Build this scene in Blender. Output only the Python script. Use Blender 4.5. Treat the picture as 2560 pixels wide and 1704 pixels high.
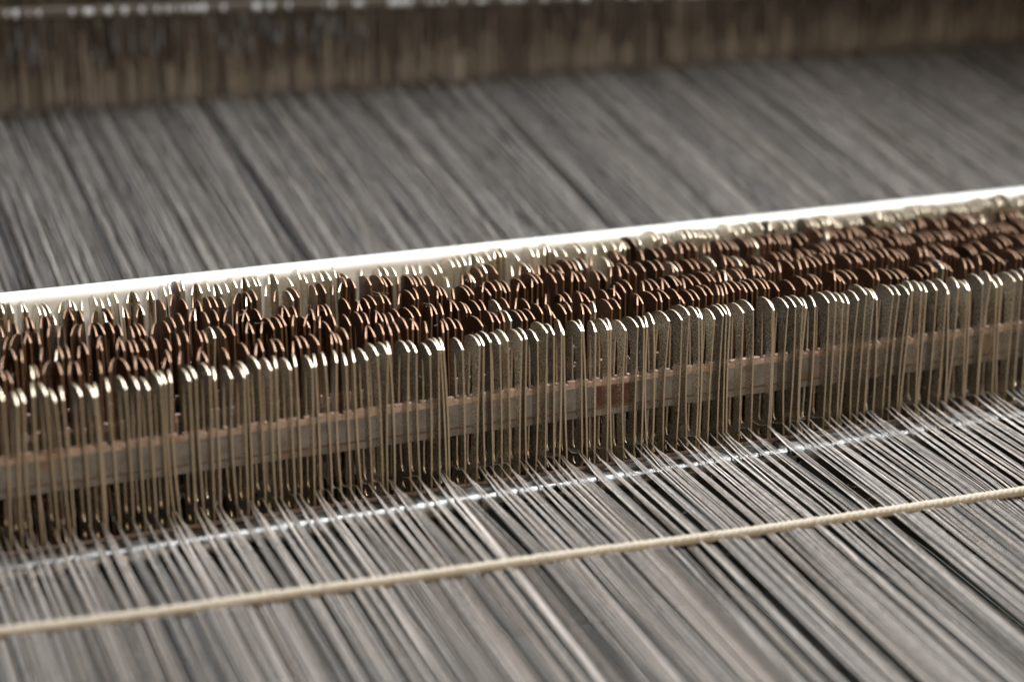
import bpy, bmesh, math, random
from mathutils import Vector, Matrix
import numpy as np
random.seed(7); rng = np.random.default_rng(7)
S = 0.001                       # everything below is written in millimetres
sc = bpy.context.scene
col = sc.collection
for o in list(bpy.data.objects): bpy.data.objects.remove(o)

# ------------------------------------------------------------------ camera
XA = np.array([0.9275048, -0.37374649, -0.00695788])      # camera right, in world axes
YA = np.array([-0.11406092, -0.26523454, -0.95741357])    # camera down
ZA = np.array([0.35598449, 0.8887993, -0.28863618])       # camera forward
CAM = np.array([-216.0566, -533.5237, 215.0887])
cd = bpy.data.cameras.new('camera'); cam = bpy.data.objects.new('camera', cd); col.objects.link(cam)
m = Matrix.Identity(4)
for i in range(3):
    m[i][0] = XA[i]; m[i][1] = -YA[i]; m[i][2] = -ZA[i]; m[i][3] = CAM[i]*S
cam.matrix_world = m
cd.sensor_width = 36; cd.lens = 70; cd.clip_start = 0.02; cd.clip_end = 30
cd.dof.use_dof = True; cd.dof.focus_distance = 0.618; cd.dof.aperture_fstop = 5.6
sc.camera = cam
# ------------------------------------------------------------------ world, lamps, exposure
w = bpy.data.worlds.new('World'); sc.world = w; w.use_nodes = True
w.node_tree.nodes['Background'].inputs[0].default_value = (0.85, 0.92, 1.0, 1)
w.node_tree.nodes['Background'].inputs[1].default_value = 0.002
def lamp(name, loc, target, size, power, color, sy=None):
    l = bpy.data.lights.new(name, 'AREA'); l.energy = power; l.color = color
    l.shape = 'RECTANGLE'; l.size = size; l.size_y = sy or size
    o = bpy.data.objects.new(name, l); col.objects.link(o)
    o.location = Vector(loc)*S
    o.rotation_euler = (Vector(target)-Vector(loc)).to_track_quat('-Z', 'Y').to_euler()
    return o
tube_lamp = lamp('ceiling_tube_lamp', (285, 130, 740), (100, -215, 20), 0.84, 6.4, (0.95, 0.975, 1.0), 0.09)
tube_lamp.data.spread = math.radians(94)
lamp('warm_side_lamp', (420, -760, 330), (20, 0, 20), 0.25, .6, (1.0, 0.74, 0.46))
lamp('front_fill_light', (-160, -640, 320), (70, 0, 20), 0.06, 2.3, (1.0, 0.82, 0.62))  # fill light added on the camera side to lift the blade faces
sc.view_settings.view_transform = 'Standard'; sc.view_settings.look = 'None'
sc.view_settings.exposure = 0.0
sc.render.engine = 'CYCLES'

# ------------------------------------------------------------------ helpers
def project(P):
    q = np.array(P, float)-CAM
    a, b, c = q@XA, q@YA, q@ZA
    return a/c*4978+1280, b/c*4978+852, c
def ray(x, y): return XA*((x-1280)/4978)+YA*((y-852)/4978)+ZA
def hit(x, y, ax, v):
    d = ray(x, y); return CAM+d*((v-CAM[ax])/d[ax])
def hit_slope(x, y, s, y0):
    d = ray(x, y); return CAM+d*(-(CAM[2]-s*(CAM[1]-y0))/(d[2]-s*d[1]))
def mesh_obj(name, verts, faces, mat, parent=None, smooth=False, mats=None, midx=None):
    me = bpy.data.meshes.new(name)
    me.from_pydata([tuple(float(c)*S for c in v) for v in verts], [], faces)
    for mm in (mats or [mat]): me.materials.append(mm)
    if midx is not None: me.polygons.foreach_set('material_index', midx)
    if smooth: me.polygons.foreach_set('use_smooth', [True]*len(me.polygons))
    me.update()
    o = bpy.data.objects.new(name, me); col.objects.link(o)
    if parent: o.parent = parent
    return o
def tag(o, label=None, cat=None, group=None, kind=None):
    for k, v in (('label', label), ('category', cat), ('group', group), ('kind', kind)):
        if v: o[k] = v
    return o
def empty(name, label, cat, group=None, loc=(0, 0, 0)):
    o = bpy.data.objects.new(name, None); col.objects.link(o)
    o.location = Vector(loc)*S; o.empty_display_size = 0.01
    return tag(o, label, cat, group)
def prism_x(profile, x0, x1, nseg=1):
    """closed (y,z) profile extruded along X"""
    n = len(profile); V = []; F = []
    for k in range(nseg+1):
        x = x0+(x1-x0)*k/nseg
        V += [(x, y, z) for y, z in profile]
    for k in range(nseg):
        for i in range(n):
            j = (i+1) % n
            F.append((k*n+i, k*n+j, (k+1)*n+j, (k+1)*n+i))
    F.append(tuple(range(n))); F.append(tuple(range(nseg*n+n-1, nseg*n-1, -1)))
    return V, F

# ------------------------------------------------------------------ materials
def mat(name, color, rough=0.5, metal=0.0, spec=0.5):
    m_ = bpy.data.materials.new(name); m_.use_nodes = True
    b = m_.node_tree.nodes['Principled BSDF']
    b.inputs['Base Color'].default_value = (*color, 1); b.inputs['Roughness'].default_value = rough
    b.inputs['Metallic'].default_value = metal; b.inputs['Specular IOR Level'].default_value = spec
    return m_, m_.node_tree, b
def N(nt, t, **kw):
    n = nt.nodes.new(t)
    for k, v in kw.items(): setattr(n, k, v)
    return n
def speckle(nt, b, c1, c2, scale, bump=0.0, rough=None, obj_var=0.0, coarse=None, bscale=None):
    """object-space grain: colour between c1 and c2, fine relief, tone differing from object to object"""
    tc = N(nt, 'ShaderNodeTexCoord'); geo = N(nt, 'ShaderNodeObjectInfo')
    off = N(nt, 'ShaderNodeVectorMath', operation='ADD')
    mul = N(nt, 'ShaderNodeMath', operation='MULTIPLY'); mul.inputs[1].default_value = 7.0
    nt.links.new(geo.outputs['Random'], mul.inputs[0])
    nt.links.new(tc.outputs['Object'], off.inputs[0]); nt.links.new(mul.outputs[0], off.inputs[1])
    nz = N(nt, 'ShaderNodeTexNoise'); nz.inputs['Scale'].default_value = scale
    nz.inputs['Detail'].default_value = 3; nz.inputs['Roughness'].default_value = 0.65
    nt.links.new(off.outputs[0], nz.inputs['Vector'])
    rp = N(nt, 'ShaderNodeValToRGB'); rp.color_ramp.elements[0].position = 0.36; rp.color_ramp.elements[1].position = 0.66
    rp.color_ramp.elements[0].color = (*c1, 1); rp.color_ramp.elements[1].color = (*c2, 1)
    nt.links.new(nz.outputs['Fac'], rp.inputs[0])
    out = rp.outputs[0]
    if coarse:
        n2 = N(nt, 'ShaderNodeTexNoise'); n2.inputs['Scale'].default_value = coarse[0]; n2.inputs['Detail'].default_value = 4
        nt.links.new(off.outputs[0], n2.inputs['Vector'])
        r2 = N(nt, 'ShaderNodeValToRGB'); r2.color_ramp.elements[0].position = coarse[2]; r2.color_ramp.elements[1].position = coarse[2]+0.15
        nt.links.new(n2.outputs['Fac'], r2.inputs[0])
        mx = N(nt, 'ShaderNodeMixRGB'); mx.inputs[2].default_value = (*coarse[1], 1)
        nt.links.new(r2.outputs[0], mx.inputs[0]); nt.links.new(out, mx.inputs[1]); out = mx.outputs[0]
    if obj_var:
        hv = N(nt, 'ShaderNodeHueSaturation')
        mr = N(nt, 'ShaderNodeMapRange'); mr.inputs['To Min'].default_value = 1-obj_var; mr.inputs['To Max'].default_value = 1+obj_var
        nt.links.new(geo.outputs['Random'], mr.inputs['Value']); nt.links.new(mr.outputs[0], hv.inputs['Value'])
        nt.links.new(out, hv.inputs['Color']); out = hv.outputs[0]
    nt.links.new(out, b.inputs['Base Color'])
    if rough:
        mr = N(nt, 'ShaderNodeMapRange'); mr.inputs['To Min'].default_value = rough[0]; mr.inputs['To Max'].default_value = rough[1]
        mr.inputs['From Min'].default_value = 0.35; mr.inputs['From Max'].default_value = 0.65
        nt.links.new(nz.outputs['Fac'], mr.inputs['Value']); nt.links.new(mr.outputs[0], b.inputs['Roughness'])
    if bump:
        bp = N(nt, 'ShaderNodeBump'); bp.inputs['Strength'].default_value = bump; bp.inputs['Distance'].default_value = 0.0002
        src = nz
        if bscale:
            src = N(nt, 'ShaderNodeTexNoise'); src.inputs['Scale'].default_value = bscale; src.inputs['Detail'].default_value = 2
            nt.links.new(off.outputs[0], src.inputs['Vector'])
        nt.links.new(src.outputs['Fac'], bp.inputs['Height']); nt.links.new(bp.outputs[0], b.inputs['Normal'])
    return nz
M = {}
M['steel'], nt, b = mat('dull_steel', (.4, .36, .3), .3, .86)
speckle(nt, b, (.30, .27, .225), (.82, .76, .65), 1900, bump=.8, rough=(.16, .40), obj_var=.45)
M['rust'], nt, b = mat('browned_steel', (.2, .1, .06), .45, .85)
speckle(nt, b, (.10, .058, .038), (.31, .185, .125), 2000, bump=.35, rough=(.26, .42), obj_var=.2)
M['dark'], nt, b = mat('blackened_steel', (.1, .08, .06), .45, .9)
speckle(nt, b, (.03, .024, .018), (.12, .095, .07), 2200, bump=.5, rough=(.3, .5), obj_var=.2)
M['steel_edge'], nt, b = mat('steel_cut_edge', (.66, .60, .50), .42, .75)
speckle(nt, b, (.50, .42, .31), (.68, .58, .45), 4000, bump=.3, rough=(.36, .5))
M['rust_edge'], nt, b = mat('browned_cut_edge', (.5, .33, .22), .42, .75)
speckle(nt, b, (.17, .10, .062), (.32, .20, .13), 4000, bump=.3, rough=(.46, .6))
M['dark_edge'] = M['rust_edge']
M['copper'], nt, b = mat('tarnished_copper', (.45, .3, .22), .4, .25)
speckle(nt, b, (.40, .30, .25), (.62, .49, .42), 900, bump=.2, rough=(.3, .5), coarse=(120, (.3, .15, .09), .6))
M['zinc'], nt, b = mat('grey_zinc_plate', (.36, .35, .34), .5, .3)
speckle(nt, b, (.18, .172, .165), (.28, .268, .255), 260, bump=.1, rough=(.4, .6), coarse=(60, (.26, .15, .10), .60))
M['rustpatch'], nt, b = mat('red_rust', (.16, .06, .035), .7)
speckle(nt, b, (.055, .026, .018), (.13, .055, .036), 500)
M['insul'], nt, b = mat('brown_insulation', (.13, .075, .055), .6)
M['enamel'], nt, b = mat('white_enamel', (.82, .81, .77), .28, 0, .6)
speckle(nt, b, (.80, .79, .74), (.90, .89, .86), 60, rough=(.22, .36))
M['lip'], nt, b = mat('reddish_worn_lip', (.20, .13, .10), .6, .3)
speckle(nt, b, (.05, .035, .028), (.20, .14, .11), 400, rough=(.4, .7))
M['chrome'], nt, b = mat('polished_bar', (.42, .41, .38), .16, .9, .3)
speckle(nt, b, (.02, .019, .017), (.24, .24, .235), 150, bump=3.0, rough=(.18, .55))
M['cast'], nt, b = mat('dark_machine_paint', (.02, .022, .02), .5)
speckle(nt, b, (.006, .006, .006), (.016, .017, .014), 40, rough=(.4, .7))
M['cord'], nt, b = mat('waxed_twine', (.62, .54, .38), .75)
speckle(nt, b, (.36, .32, .25), (.50, .455, .375), 1500, bump=.8, coarse=(45, (.31, .25, .18), .62))
threadcol = [((.60, .55, .505), 'pale beige'), ((.25, .245, .245), 'cool grey'), ((.38, .33, .285), 'tan')]
TM = []
for i, (c, nm) in enumerate(threadcol):
    mm, nt, b = mat('yarn_'+nm.replace(' ', '_'), c, .42, 0, .6)
    speckle(nt, b, tuple(x*.72 for x in c), tuple(min(1, x*1.2) for x in c), 500, bump=.4, rough=(.35, .6))
    TM.append(mm)
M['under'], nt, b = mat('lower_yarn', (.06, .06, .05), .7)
M['heddle'], nt, b = mat('heddle_wire', (.15, .13, .108), .6, .2)
M['heddle2'], nt, b = mat('heddle_wire_light', (.20, .18, .155), .6, .2)
M['lint'], nt, b = mat('cotton_lint', (.42, .37, .32), .9)
M['wire_glint'], nt, b = mat('painted_wire_glint', (.20, .215, .24), .6, 0)  # pale blue-grey standing in for highlights on the heddle wires
M['glint'], nt, b = mat('painted_hook_glint', (.86, .89, .95), .3, 0)  # near-white that paints the glints of the hook ends
M['batten'], nt, b = mat('linty_batten', (.26, .21, .165), .8)
speckle(nt, b, (.13, .105, .085), (.24, .20, .16), 120, coarse=(40, (.12, .09, .07), .6))

# ------------------------------------------------------------------ setting: dark machine bed under the threads
V, F = prism_x([(-900, -190), (-900, -150), (900, -150), (900, -190)], -900, 1200)
tag(mesh_obj('machine_bed', V, F, M['cast']), kind='structure')

# ------------------------------------------------------------------ drop wires
PITCH = 13.0
ROWY = [k*PITCH for k in range(6)]
W = 11.0; TH = .5
def row_z(k): return 44.0+.1*(ROWY[k])       # height of the head's lower corners
def dropper_mesh(name, mats_, bend=0.0, crease=0.0, rise=1.7):
    """flat blade in the Y-Z plane, origin at the near corner's height on the blade's middle line; long slot, arched head, eye"""
    bm = bmesh.new()
    L = 74.0
    pts = []
    n = 12
    for i in range(n+1):
        u = i/n; pts.append((u*W, rise*(1-abs(2*u-1)**2.05)))
    pts += [(W, -5.5*k) for k in range(1, 13)]
    pts += [(W, -L+2), (W-3, -L), (3, -L), (0, -L+2)]
    pts += [(0, -5.5*k) for k in range(12, 0, -1)]
    # slot: tapered on the near side, straight on the far side
    slot = [(6.6, -2.6), (6.95, -3.4)]+[(7.0, -3.4-5*k) for k in range(1, 7)]+[(7.0, -37.4), (6.6, -38.6), (5.6, -39.2), (4.6, -38.6), (4.2, -37.4)]
    slot += [(4.15, -33.4+5*k) for k in range(0, 5)]+[(4.4, -8.6), (5.1, -6.0), (5.9, -3.8)]
    eye = [(5.5+1.3*math.cos(a*math.pi/4), -43+1.3*math.sin(a*math.pi/4)) for a in range(8)]
    edges = []
    for loop in (pts, slot, eye):
        vs = [bm.verts.new((0, p[0]-W/2, p[1])) for p in loop]
        for i in range(len(vs)): edges.append(bm.edges.new((vs[i], vs[(i+1) % len(vs)])))
    bmesh.ops.triangle_fill(bm, edges=edges, use_beauty=True, use_dissolve=False)
    ext = bmesh.ops.extrude_face_region(bm, geom=bm.faces[:])
    for v in [g for g in ext['geom'] if isinstance(g, bmesh.types.BMVert)]: v.co.x += TH
    for v in bm.verts:
        v.co.x -= TH/2
        z = v.co.z
        v.co.x += bend*(math.sin((z+2)/40*math.pi)+.3*math.sin(z/13))
        if crease: v.co.x += crease*max(0, 1-abs(z+1.5)/2.6)*(1-abs(v.co.y)/9)
    bmesh.ops.recalc_face_normals(bm, faces=bm.faces[:])
    for f_ in bm.faces: f_.material_index = 0 if abs(f_.normal.x) > .6 else 1
    bm.transform(Matrix.Scale(S, 4))
    me = bpy.data.meshes.new(name); bm.to_mesh(me); bm.free()
    for q in mats_: me.materials.append(q)
    return me
variants = {}
def get_mesh(kind, v):
    key = (kind, v)
    if key not in variants:
        bend = [0, .25, -.3, .5, -.15, .12][v % 6]
        variants[key] = dropper_mesh('drop_wire_'+kind, [M[kind], M[kind+'_edge']], bend, .9 if v == 6 else 0, 1.7+.15*((v*37) % 5-2)/2)
    return variants[key]
def dropper_obj(x, y, z, kind, v, yaw=0, lean=0, pitch=0):
    o = bpy.data.objects.new('drop_wire', get_mesh(kind, v)); col.objects.link(o)
    o.location = (x*S, y*S, z*S); o.rotation_euler = (pitch, lean, yaw)
    return o
# front row, read off the picture: corner x, corner y, head width, foot x (blocks of zoomed pixels), '~' marks a creased head
seg = [
 (0, 920, [(60,570,150,115),(310,650,170,345),(430,600,190,490),(600,500,75,665),(825,480,200,925),(990,590,180,1100),(1125,560,85,1215),(1450,490,230,1530),(1690,510,235,1770),(1735,500,95,1815),(1940,400,95,2040),(2245,360,230,2315)]),
 (320, 880, [(185,650,205,235),(375,670,220,430),(595,570,230,650),(665,550,215,740),(762,540,95,840),(1100,510,210,1150),(1210,460,230,1280),(1460,400,240,1500),(1560,490,95,1605),(1840,460,230,1895),(2075,440,225,2110),(2130,380,260,2180)]),
 (640, 840, [(60,560,250,110),(265,600,230,305),(365,570,100,410),(615,590,230,655),(715,540,100,760),(1005,550,210,1025),(1070,540,85,1110),(1240,510,115,1295),(1435,470,115,1480),(1610,510,115,1650),(1750,460,100,1815),(1980,420,240,2030),(2170,340,260,2220)]),
 (960, 800, [(75,600,280,72),(95,600,110,130),(440,560,270,460),(580,570,250,610),(825,615,240,835),(975,530,270,985),(1012,530,210,1060),(1065,530,130,1110),(1405,520,250,1425),(1710,450,290,1685),(1778,450,235,1792),(1900,390,270,1925),(2068,420,250,2085),(2210,370,280,2228)]),
 (1280, 760, [(175,640,280,160),(260,620,250,260),(462,650,260,448),(-625,510,310,612),(750,540,220,750),(888,480,150,870),(925,545,150,950),(1240,480,280,1245),(1272,480,150,1302),(1490,490,160,1482),(1715,455,270,1705),(1760,450,150,1768),(2025,470,290,2010),(2245,410,300,2210)]),
 (1600, 720, [(75,700,200,55),(125,690,120,128),(252,640,180,240),(520,590,320,475),(750,570,330,705),(880,480,330,858),(1050,520,270,1028),(1108,545,170,1080),(1330,550,270,1275),(1480,490,310,1430),(1540,460,280,1510),(1605,490,190,1575),(1845,440,310,1805),(2022,390,330,2000)]),
 (1920, 690, [(80,560,300,45),(105,610,200,75),(355,560,310,320),(495,550,300,442),(618,520,310,575),(683,570,190,625),(845,540,200,785),(1085,470,330,1035),(1215,440,290,1150),(1342,470,260,1285),(1440,490,220,1360),(1610,430,300,1535),(-1750,330,340,1655),(1890,390,300,1795),(1945,420,220,1900),(2230,330,340,2120)]),
 (2230, 650, [(130,620,290,50),(300,610,310,210),(365,540,200,262),(525,540,250,475),(620,570,210,540),(800,540,300,722),(978,510,320,895),(1005,600,160,970),(1190,490,240,1080),(1350,530,300,1305),(1385,540,200,1330),(1620,420,340,1555),(1760,370,220,1635),(1868,480,280,1815),(1955,440,250,1905),(2195,380,350,2095),(2315,350,300,2225),(2420,330,230,2350)]),
]
front = []
for ox, oy, L in seg:
    for (cx, cy, wd, bx) in L:
        cre = cx < 0; cx = abs(cx)
        px, py = ox+cx/7.127, oy+cy/7.127
        P = hit(px, py, 1, -W/2)
        # yaw: image width against the width of an unturned blade
        def width(a):
            q0 = project((P[0], P[1], P[2]))[0]
            q1 = project((P[0]-W*math.sin(a), P[1]+W*math.cos(a), P[2]))[0]
            return q0-q1
        target = max(2.0, wd/7.127-3.2)
        lo, hi = -.6, .35
        for _ in range(25):
            mid = (lo+hi)/2
            if width(mid) < target: lo = mid
            else: hi = mid
        a = (lo+hi)/2
        a = max(-.5, min(.16, a))
        # lean from where the near edge meets the lower end of the block
        fy = oy+1568/7.127; fx = ox+bx/7.127
        Q = hit(fx, fy, 1, -W/2)
        lean = -(Q[0]-P[0])/(P[2]-Q[2])
        lean = max(-.09, min(.09, lean))
        front.append([P[0], P[2], a, lean, cre, px, wd])
front.sort(key=lambda r: r[0])
gap_ok = []
for r in front:
    if gap_ok and r[0]-gap_ok[-1][0] < .62: r[0] = gap_ok[-1][0]+.62
    gap_ok.append(r)
front = gap_ok
NF = len(front)
def ordinal(n): return '%d%s' % (n, 'th' if 10 <= n % 100 <= 20 else {1: 'st', 2: 'nd', 3: 'rd'}.get(n % 10, 'th'))
rows = {0: []}
def place(x_near, z, k, yaw, lean, kind, v):
    """put a blade with its near corner at x_near"""
    cy = ROWY[k]
    x = x_near-W/2*math.sin(yaw)
    y = cy-W/2+W/2*math.cos(yaw)
    return dropper_obj(x, y, z, kind, v, yaw, lean)
for i, (x, z, a, lean, cre, px, wd) in enumerate(front):
    v = 6 if cre else random.randrange(6)
    o = place(x, z, 0, a, lean, 'steel', v)
    look = 'pale drop wire with a bowed creased head' if cre else ('pale drop wire turned edge-on' if a < -.17 else
           ('pale leaning drop wire' if abs(lean) > .06 else 'pale flat-on drop wire'))
    where = ', leftmost of the front row' if i == 0 else ', rightmost of the front row' if i == NF-1 else \
            (', %s from the left in the front row' % ordinal(i+1) if i < NF/2 else ', %s from the right in the front row' % ordinal(NF-i))
    tag(o, look+where, 'drop wire', 'pale drop wires of the front row')
    rows[0].append((x, z, a))
indiv = NF
rest = {'verts': [], 'faces': [], 'mi': []}
def bake(me, mw, mi):
    off = len(rest['verts'])
    rest['verts'] += [tuple((mw @ v.co)/S) for v in me.vertices]
    for p in me.polygons:
        rest['faces'].append(tuple(off+i for i in p.vertices)); rest['mi'].append(mi*2+p.material_index)
for k in range(1, 6):
    y = ROWY[k]; zc = row_z(k)
    xa = hit(-70, project((-150, y, zc))[1], 1, y)[0]
    # walk right until outside the picture
    x = xa; drift = 0; rows[k] = []
    fam = random.random()*6
    while True:
        cluster = random.choice([1, 2, 2, 3, 3, 4, 5])
        for q in range(cluster):
            px, py, dep = project((x, y-W/2, zc))
            if px > 2640: break
            t = (px)/2560
            edge = random.random() < (.30-.15*t)
            a = random.gauss(-.33, .07) if edge else random.gauss(-.01, .06)
            drift = .8*drift+random.gauss(0, .45)
            z = zc+max(-1.3, min(1.5, drift))+random.gauss(0, .4)
            lean = random.gauss(0, .012)
            if k == 5: kind = 'steel' if random.random() < .93 else 'dark'
            elif k == 4: kind = random.choices(['rust', 'steel', 'dark'], [.80, .16, .04])[0]
            else: kind = random.choices(['rust', 'dark', 'steel'], [.90, .07, .03])[0]
            v = random.randrange(6)
            rows[k].append((x, z, a))
            if indiv < 300 and k <= 3:
                o = place(x, z, k, a, lean, kind, v); indiv += 1
                third = 'left' if px < 853 else 'middle' if px < 1706 else 'right'
                tone = {'rust': 'rusty brown', 'dark': 'blackish', 'steel': 'pale'}[kind]
                tag(o, '%s drop wire %s in the %s part of the %s row' % (tone, 'turned edge-on' if a < -.17 else 'showing its rounded head', third, {1: 'second', 2: 'third', 3: 'fourth'}[k]),
                    'drop wire', 'drop wires of the %s row, %s part' % ({1: 'second', 2: 'third', 3: 'fourth'}[k], third))
            else:
                me = get_mesh(kind, v)
                loc = Vector((x-W/2*math.sin(a), y-W/2+W/2*math.cos(a), z))*S
                mw = Matrix.Translation(loc) @ Matrix.Rotation(a, 4, 'Z') @ Matrix.Rotation(lean, 4, 'Y')
                bake(me, mw, {'rust': 0, 'dark': 1, 'steel': 2}[kind])
            x += random.uniform(1.3, 3.1)*.95
        if px > 2640: break
        x += random.choice([.3, .8, 1.4, 2.4, 3.8])
o = mesh_obj('drop_wires', rest['verts'], rest['faces'], None, mats=[M['rust'], M['rust_edge'], M['dark'], M['dark_edge'], M['steel'], M['steel_edge']], midx=rest['mi'])
tag(o, 'dense rows of rusty brown and pale round-headed drop wires behind the front rows', 'drop wires', kind='stuff')

# ------------------------------------------------------------------ contact rails threaded through the slots
X0, X1 = -260, 520
def rail(k):
    y = ROWY[k]; zt = 26.6+.1*y
    nm = ['first', 'second', 'third', 'fourth', 'fifth', 'sixth'][k]
    r = empty('contact_rail', 'notched copper-edged contact rail through the slots of the %s row of drop wires' % nm, 'rail', 'contact rails under the drop wires', (0, y, zt))
    # toothed strip
    V = []; F = []
    t = .9; x = X0; up = True; prof = []
    while x < X1:
        prof.append((x, 0 if up else -.95)); x += (2.5 if up else 1.5)
        prof.append((x, 0 if up else -.95)); up = not up
    n = len(prof)
    for yy in (-t, t):
        V += [(px, yy, pz) for px, pz in prof]; V += [(px, yy, -2.4) for px, pz in prof]
    for i in range(n-1):
        F.append((i, n+i, n+i+1, i+1)); F.append((2*n+i, 2*n+i+1, 3*n+i+1, 3*n+i)); F.append((i, i+1, 2*n+i+1, 2*n+i))
    mesh_obj('copper_strip', V, F, M['copper'], r)
    V, F = prism_x([(-1.25, -9.2), (-1.25, -2.3), (1.25, -2.3), (1.25, -9.2)], X0, X1); mesh_obj('side_plate', V, F, M['zinc'], r)
    V, F = prism_x([(-1.1, -9.9), (-1.1, -9.2), (1.1, -9.2), (1.1, -9.9)], X0, X1); mesh_obj('insulating_strip', V, F, M['insul'], r)
    V, F = prism_x([(-1.3, -11.9), (-1.3, -11.2), (-1.15, -11.1), (-1.3, -11.0), (-1.3, -10.5), (-1.15, -10.4), (-1.3, -10.3), (-1.3, -9.9), (1.3, -9.9), (1.3, -11.9)], X0, X1)
    mesh_obj('lower_lip', V, F, M['zinc'], r)
    if k == 0:
        xa, xb = hit(1487, 980, 1, y)[0], hit(1580, 968, 1, y)[0]
        V, F = prism_x([(-1.3, -9.1), (-1.3, -2.5), (-1.24, -2.5), (-1.24, -9.1)], xa, xb)
        tag(mesh_obj('plate_patch', V, F, M['rustpatch'], r), 'rusty red-brown patch')
    return r
for k in range(6): rail(k)

# ------------------------------------------------------------------ white rail behind the rows
def rounded(y0, z0, y1, z1, rad, n=6):
    out = []
    for cx, cz, a0 in ((y1-rad, z1-rad, 0), (y0+rad, z1-rad, 90), (y0+rad, z0+rad, 180), (y1-rad, z0+rad, 270)):
        for i in range(n+1):
            a = math.radians(a0+90*i/n); out.append((cx+rad*math.cos(a), cz+rad*math.sin(a)))
    return out
V, F = prism_x(rounded(75.5, 24, 84, 51.6, 3.4, 8), -300, 620)
o = mesh_obj('white_rail', V, F, M['enamel'], smooth=True)
tag(o, 'glossy white enamelled rail running behind the last row of drop wires', 'rail')
# ------------------------------------------------------------------ polished thread bar in front of the rows
prof = [(-10.75, 1.4), (-14.2, 1.3), (-14.5, 1.8)]
for i in range(9):
    a = math.radians(95+95*i/8); prof.append((-17.6+3.6*math.cos(a), -1.8+3.6*math.sin(a)))
prof += [(-20.6, -3.4), (-19.2, -4.6), (-10.75, -4.6)]
V, F = prism_x(prof, -300, 560)
o = empty('thread_bar', '', 'bar')
mesh_obj('bar_face', V, F, M['chrome'], o)
V, F = prism_x([(-9.6, -4.6), (-9.6, 1.9), (-9.9, 2.35), (-10.4, 2.35), (-10.7, 1.7), (-10.7, -4.6)], -300, 560)
mesh_obj('rear_lip', V, F, M['lip'], o)
V, F = prism_x([(-9.7, -46), (-9.7, -4.6), (-19.0, -4.6), (-19.0, -46)], -300, 560)
mesh_obj('gap_darkening_box', V, F, M['cast'], o)  # black box added below the bar to keep the thread gaps dark
tag(o, 'polished dark steel bar glinting beneath the threads in front of the drop wires', 'bar')

# ------------------------------------------------------------------ warp threads
def tube(path, r, V, F, n=5):
    off = len(V)
    for i, (x, y, z) in enumerate(path):
        for j in range(n):
            a = 2*math.pi*j/n
            V.append((x+r*math.cos(a), y, z+r*math.sin(a)))
    for i in range(len(path)-1):
        for j in range(n):
            F.append((off+i*n+j, off+i*n+(j+1) % n, off+(i+1)*n+(j+1) % n, off+(i+1)*n+j))
SL = .23; Y0 = 29.3
hb = [hit_slope(x, 304-.0734*x, SL, Y0) for x in (0, 1280, 2560)]
HY = hb[1][1]; HZ = hb[1][2]
fx = [r[0] for r in front]
def eyes():
    out = list(fx)
    x = out[0]
    while x > -250: x -= random.uniform(1.6, 3.6); out.insert(0, x)
    x = out[-1]
    while x < 470: x += random.uniform(1.6, 3.6); out.append(x)
    return out
E = eyes()
paths = []
nE = len(E)
for i, ex in enumerate(E):
    nx = E[i+1] if i+1 < nE else ex+2.7
    cnt = 5 if nx-ex < 3 else 6
    side = 1 if random.random() < .5 else -1
    tone = random.random(); wob = random.gauss(0, .2); zs = random.choice([0, 0, 0, -.6, -1.6])
    for j in range(cnt):
        s = (j+.5)/cnt
        base = ex+(nx-ex)*s
        xe = ex-.45+random.gauss(0, .14)                       # beside the blade
        xf = ex+(base-ex)*.8+random.gauss(0, .2)                         # at the thread bar
        ff = (ex+nx)/2+(base-(ex+nx)/2)*.84+wob+.3*math.sin(base*.31)+random.gauss(0, .22)   # far in front
        cl = .35*(ex-base); xb = xe+(xf-ex)*.55
        zr = abs(random.gauss(0, .5))
        z0 = zs-1.0*random.random()
        rr = random.uniform(.08, .125)
        back = base+random.gauss(0, .45)
        pth = [(ff, -260, -21.2+z0*3), (ff*.7+xf*.3, -120, -7.2+z0*1.6), ((xf+ff)/2+cl*.2, -60, -1.2+z0*.6), (xb, -18, 2.15-zr*.1), (xb*.75+xe*.25, -14, 2.9),
               (xe*.8+xb*.2, -9.5, 3.8), (xe, -5.2, 4.9), (xe+.1, 0, 3.2), (base, 13, 2.4), (base, 68, 8.6), (back, 92, 13.0+random.gauss(0, 1.0)),
               (back+random.gauss(0, .6), 200, SL*(200-Y0)+random.gauss(0, 2.5)), (back+random.gauss(0, 1), HY+4, HZ+random.uniform(-4, 3)), (back, HY+60, HZ+12)]
        t = tone*.3+random.random()*.7
        mi = 0 if t < .5 else 1 if t < .68 else 2
        paths.append((base, pth, rr, mi))
paths.sort(key=lambda q: abs(q[0]+35))
sel, other = paths[:300], paths[300:]
tlab = ['pale beige warp thread running under the yellowish cord', 'cool grey warp thread running under the yellowish cord', 'tan warp thread running under the yellowish cord']
for base, pth, rr, mi in sel:
    V = []; F = []; tube(pth, rr, V, F, 6)
    o = mesh_obj('warp_thread', V, F, TM[mi], smooth=True)
    tag(o, tlab[mi], 'thread', ['pale beige warp threads', 'cool grey warp threads', 'tan warp threads'][mi])
V = []; F = []; mi_ = []
for base, pth, rr, mi in other:
    n0 = len(F); tube(pth, rr, V, F, 5); mi_ += [mi]*(len(F)-n0)
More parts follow.
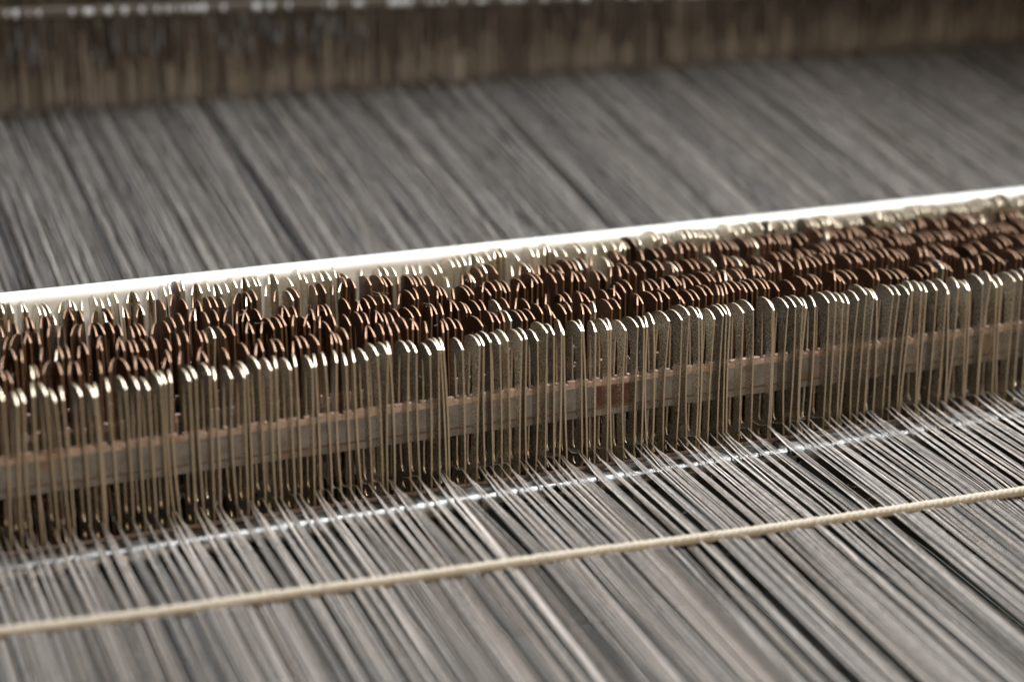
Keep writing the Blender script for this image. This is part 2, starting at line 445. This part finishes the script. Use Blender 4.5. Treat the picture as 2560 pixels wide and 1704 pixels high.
# extra yarns in the rear sheet, a little lower
for q in range(520):
    x = -190+700*q/520+random.gauss(0, .3); mi = random.choice([0, 1, 1]); dz = random.uniform(-16, -1)
    n0 = len(F); tube([(x, 95, 12+dz*.3), (x+random.gauss(0, 1.5), 220, SL*(220-Y0)+dz), (x+random.gauss(0, 2), HY+5, HZ+dz)], .15, V, F, 4); mi_ += [mi]*(len(F)-n0)
o = mesh_obj('warp_threads', V, F, None, mats=TM, midx=mi_, smooth=True)
tag(o, 'sheet of grey and beige warp threads stretched on either side of the drop wires', 'threads', kind='stuff')
# lower sheet glimpsed through the gaps
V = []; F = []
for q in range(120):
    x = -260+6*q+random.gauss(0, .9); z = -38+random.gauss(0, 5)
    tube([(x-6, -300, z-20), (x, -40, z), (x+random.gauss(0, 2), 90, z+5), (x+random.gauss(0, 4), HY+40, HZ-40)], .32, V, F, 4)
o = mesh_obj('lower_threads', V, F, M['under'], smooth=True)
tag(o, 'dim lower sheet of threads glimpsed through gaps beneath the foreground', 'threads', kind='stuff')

# ------------------------------------------------------------------ cord across the foreground
cp = [hit_slope(x, y, .1, -47) for x, y in ((-260, 1611), (0, 1580), (350, 1537), (700, 1487), (1050, 1440), (1400, 1390), (1860, 1330), (2200, 1280), (2560, 1226), (2800, 1190))]
cp = [Vector(p) for p in cp]
def catmull(P, n):
    out = []
    for i in range(1, len(P)-2):
        for k in range(n):
            t = k/n; a, b_, c, d = P[i-1], P[i], P[i+1], P[i+2]
            out.append(.5*((2*b_)+(c-a)*t+(2*a-5*b_+4*c-d)*t*t+(3*b_-a-3*c+d)*t**3))
    return out
cp = [cp[0]*2-cp[1]]+cp+[cp[-1]*2-cp[-2]]
cl = catmull(cp, 60)
root = empty('separating_cord', 'yellowish twisted cord lying across the warp threads in the foreground', 'cord', None, tuple(cl[0]))
base0 = cl[0]
for ply in range(3):
    V = []; F = []; n = 8
    s = 0
    for i, p in enumerate(cl):
        if i: s += (p-cl[i-1]).length
        tdir = ((cl[min(i+1, len(cl)-1)]-cl[max(i-1, 0)])).normalized()
        up = Vector((0, 0, 1)); sd = tdir.cross(up).normalized(); up = sd.cross(tdir)
        ph = s/6.5*2*math.pi/1.0+ply*2*math.pi/3
        fuzz = 1+.05*math.sin(s*1.7+ply)
        c = p-base0+(sd*math.cos(ph)+up*math.sin(ph))*.38
        for j in range(n):
            a = 2*math.pi*j/n
            V.append(c+(sd*math.cos(a)+up*math.sin(a))*1.22*fuzz)
    for i in range(len(cl)-1):
        for j in range(n): F.append((i*n+j, i*n+(j+1) % n, (i+1)*n+(j+1) % n, (i+1)*n+j))
    mesh_obj('strand', V, F, M['cord'], root, smooth=True)

# ------------------------------------------------------------------ heddles at the back
V = []; F = []; mi_ = []
def strip(x, y, z0, z1, w_, tw, m_):
    off = len(V); c, s_ = math.cos(tw)*w_, math.sin(tw)*w_
    V.extend([(x-c, y-s_, z0), (x+c, y+s_, z0), (x+c, y+s_, z1), (x-c, y-s_, z1), (x-c, y-s_+.3, z0), (x+c, y+s_+.3, z0), (x+c, y+s_+.3, z1), (x-c, y-s_+.3, z1)])
    F.extend([(off, off+1, off+2, off+3), (off+5, off+4, off+7, off+6), (off, off+3, off+7, off+4), (off+1, off+5, off+6, off+2)]); mi_.extend([m_]*4)
for q in range(5200):
    x = -200+random.random()*760; lay = random.randrange(4)
    y = HY+5+lay*13+random.random()*5
    strip(x, y, HZ+random.uniform(-1.5, 1), HZ+110, random.uniform(.2, .38), random.uniform(-1.0, 1.0), 0 if random.random() < .8 else 1)
for q in range(1500):               # lint caught along the foot of the wires
    x = -200+random.random()*760; h_ = 4+abs(random.gauss(0, 9))
    strip(x, HY+3+random.random()*8, HZ+random.uniform(2, 6), HZ+6+h_, random.uniform(.15, .4), random.uniform(-1, 1), 2)
for q in range(60):                 # bluish highlights on the left wires, painted as short pale strips
    x = -130+random.random()*190; zz = HZ+random.gauss(27, 3.5)
    strip(x, HY+2, zz, zz+random.uniform(3, 9), random.uniform(.3, .8), random.uniform(-.6, .6), 3)
o = mesh_obj('heddles', V, F, None, mats=[M['heddle'], M['heddle2'], M['lint'], M['wire_glint']], midx=mi_)
tag(o, 'blurred curtain of fine brown heddle wires hanging behind the thread sheet', 'heddles', kind='stuff')
V, F = prism_x(rounded(HY+70, HZ+14, HY+84, HZ+140, 3), -400, 900)
tag(mesh_obj('harness_board', V, F, M['batten'], smooth=True), 'dull brown board standing behind the heddle wires', 'board')
V, F = prism_x(rounded(HY+46, HZ+9, HY+50, HZ+20, 1.4), -400, 900)
tag(mesh_obj('lower_batten', V, F, M['batten'], smooth=True), 'linty brown batten along the foot of the heddle wires', 'batten')
a = hit(0, 36, 1, HY+2); b2 = hit(1087, 3, 1, HY+2)
d = (b2-a)/(b2[0]-a[0])
V, F = prism_x(rounded(-1.6, -2.2, 1.6, 2.2, 1.2), -300, 640)
for q in range(210):                 # hook ends on the bar, their glints painted as white beads
    x = -260+random.random()*640; r_ = random.uniform(.5, 1.25)
    if random.random() < .3: continue
    off = len(V)
    for i in range(5):
        for j in range(8):
            th = math.pi*(i/4); a_ = 2*math.pi*j/8
            V.append((x+r_*math.sin(th)*math.cos(a_), -1.4+r_*math.sin(th)*math.sin(a_)-.6, r_*1.7*math.cos(th)))
    for i in range(4):
        for j in range(8): F.append((off+i*8+j, off+i*8+(j+1) % 8, off+(i+1)*8+(j+1) % 8, off+(i+1)*8+j))
o = mesh_obj('heddle_bar', V, F, None, mats=[M['heddle'], M['glint']], midx=[0 if i < 30 else 1 for i in range(len(F))], smooth=True)
o.location = (Vector(a)-Vector(d)*float(a[0]))*S; o.rotation_euler = (0, -math.atan(d[2]), 0)
tag(o, 'shiny steel bar sparkling across the top of the heddle wires', 'bar')

# ------------------------------------------------------------------ lint caught on wires, threads and cord
V = []; F = []
def fibre(p, L, r):
    p = Vector(p); d = Vector((random.gauss(0, 1), random.gauss(0, 1), random.gauss(0, .6))).normalized(); path = [tuple(p)]
    for i in range(7):
        d = (d+Vector((random.gauss(0, .5), random.gauss(0, .5), random.gauss(0, .4)))).normalized()
        p = p+d*L/7; path.append(tuple(p))
    off = len(V)
    for i, q in enumerate(path):
        for j in range(3):
            a_ = 2*math.pi*j/3; V.append((q[0]+r*math.cos(a_), q[1]+r*math.sin(a_)*.5, q[2]+r*math.sin(a_)))
    for i in range(len(path)-1):
        for j in range(3): F.append((off+i*3+j, off+i*3+(j+1) % 3, off+(i+1)*3+(j+1) % 3, off+(i+1)*3+j))
for q in range(190):
    x, z, a_ = random.choice(rows[0]); fibre((x+random.gauss(0, .4), -5.8+random.random()*3, z-random.random()*38), random.uniform(1.5, 5), .035)
for q in range(130):
    k = random.randrange(1, 6); x, z, a_ = random.choice(rows[k]); fibre((x, ROWY[k]-4+random.random()*8, z+1.2), random.uniform(1.5, 5), .04)
for q in range(420):
    x = random.uniform(-170, 190); y = random.uniform(-140, -20); fibre((x, y, 2.4+.1*(y+18)), random.uniform(2, 7), .03)
for q in range(260):
    p = random.choice(cl); fibre((p[0], p[1]+random.uniform(-1, 1), p[2]+random.uniform(0, 1.4)), random.uniform(1, 2.6), .03)
for q in range(30):
    x = random.uniform(-150, 230); fibre((x, random.uniform(76, 82), 51.7), random.uniform(1.5, 5), .06)
tag(mesh_obj('lint', V, F, M['lint']), 'stray lint fibres caught on drop wires, threads and cord', 'lint', kind='stuff')
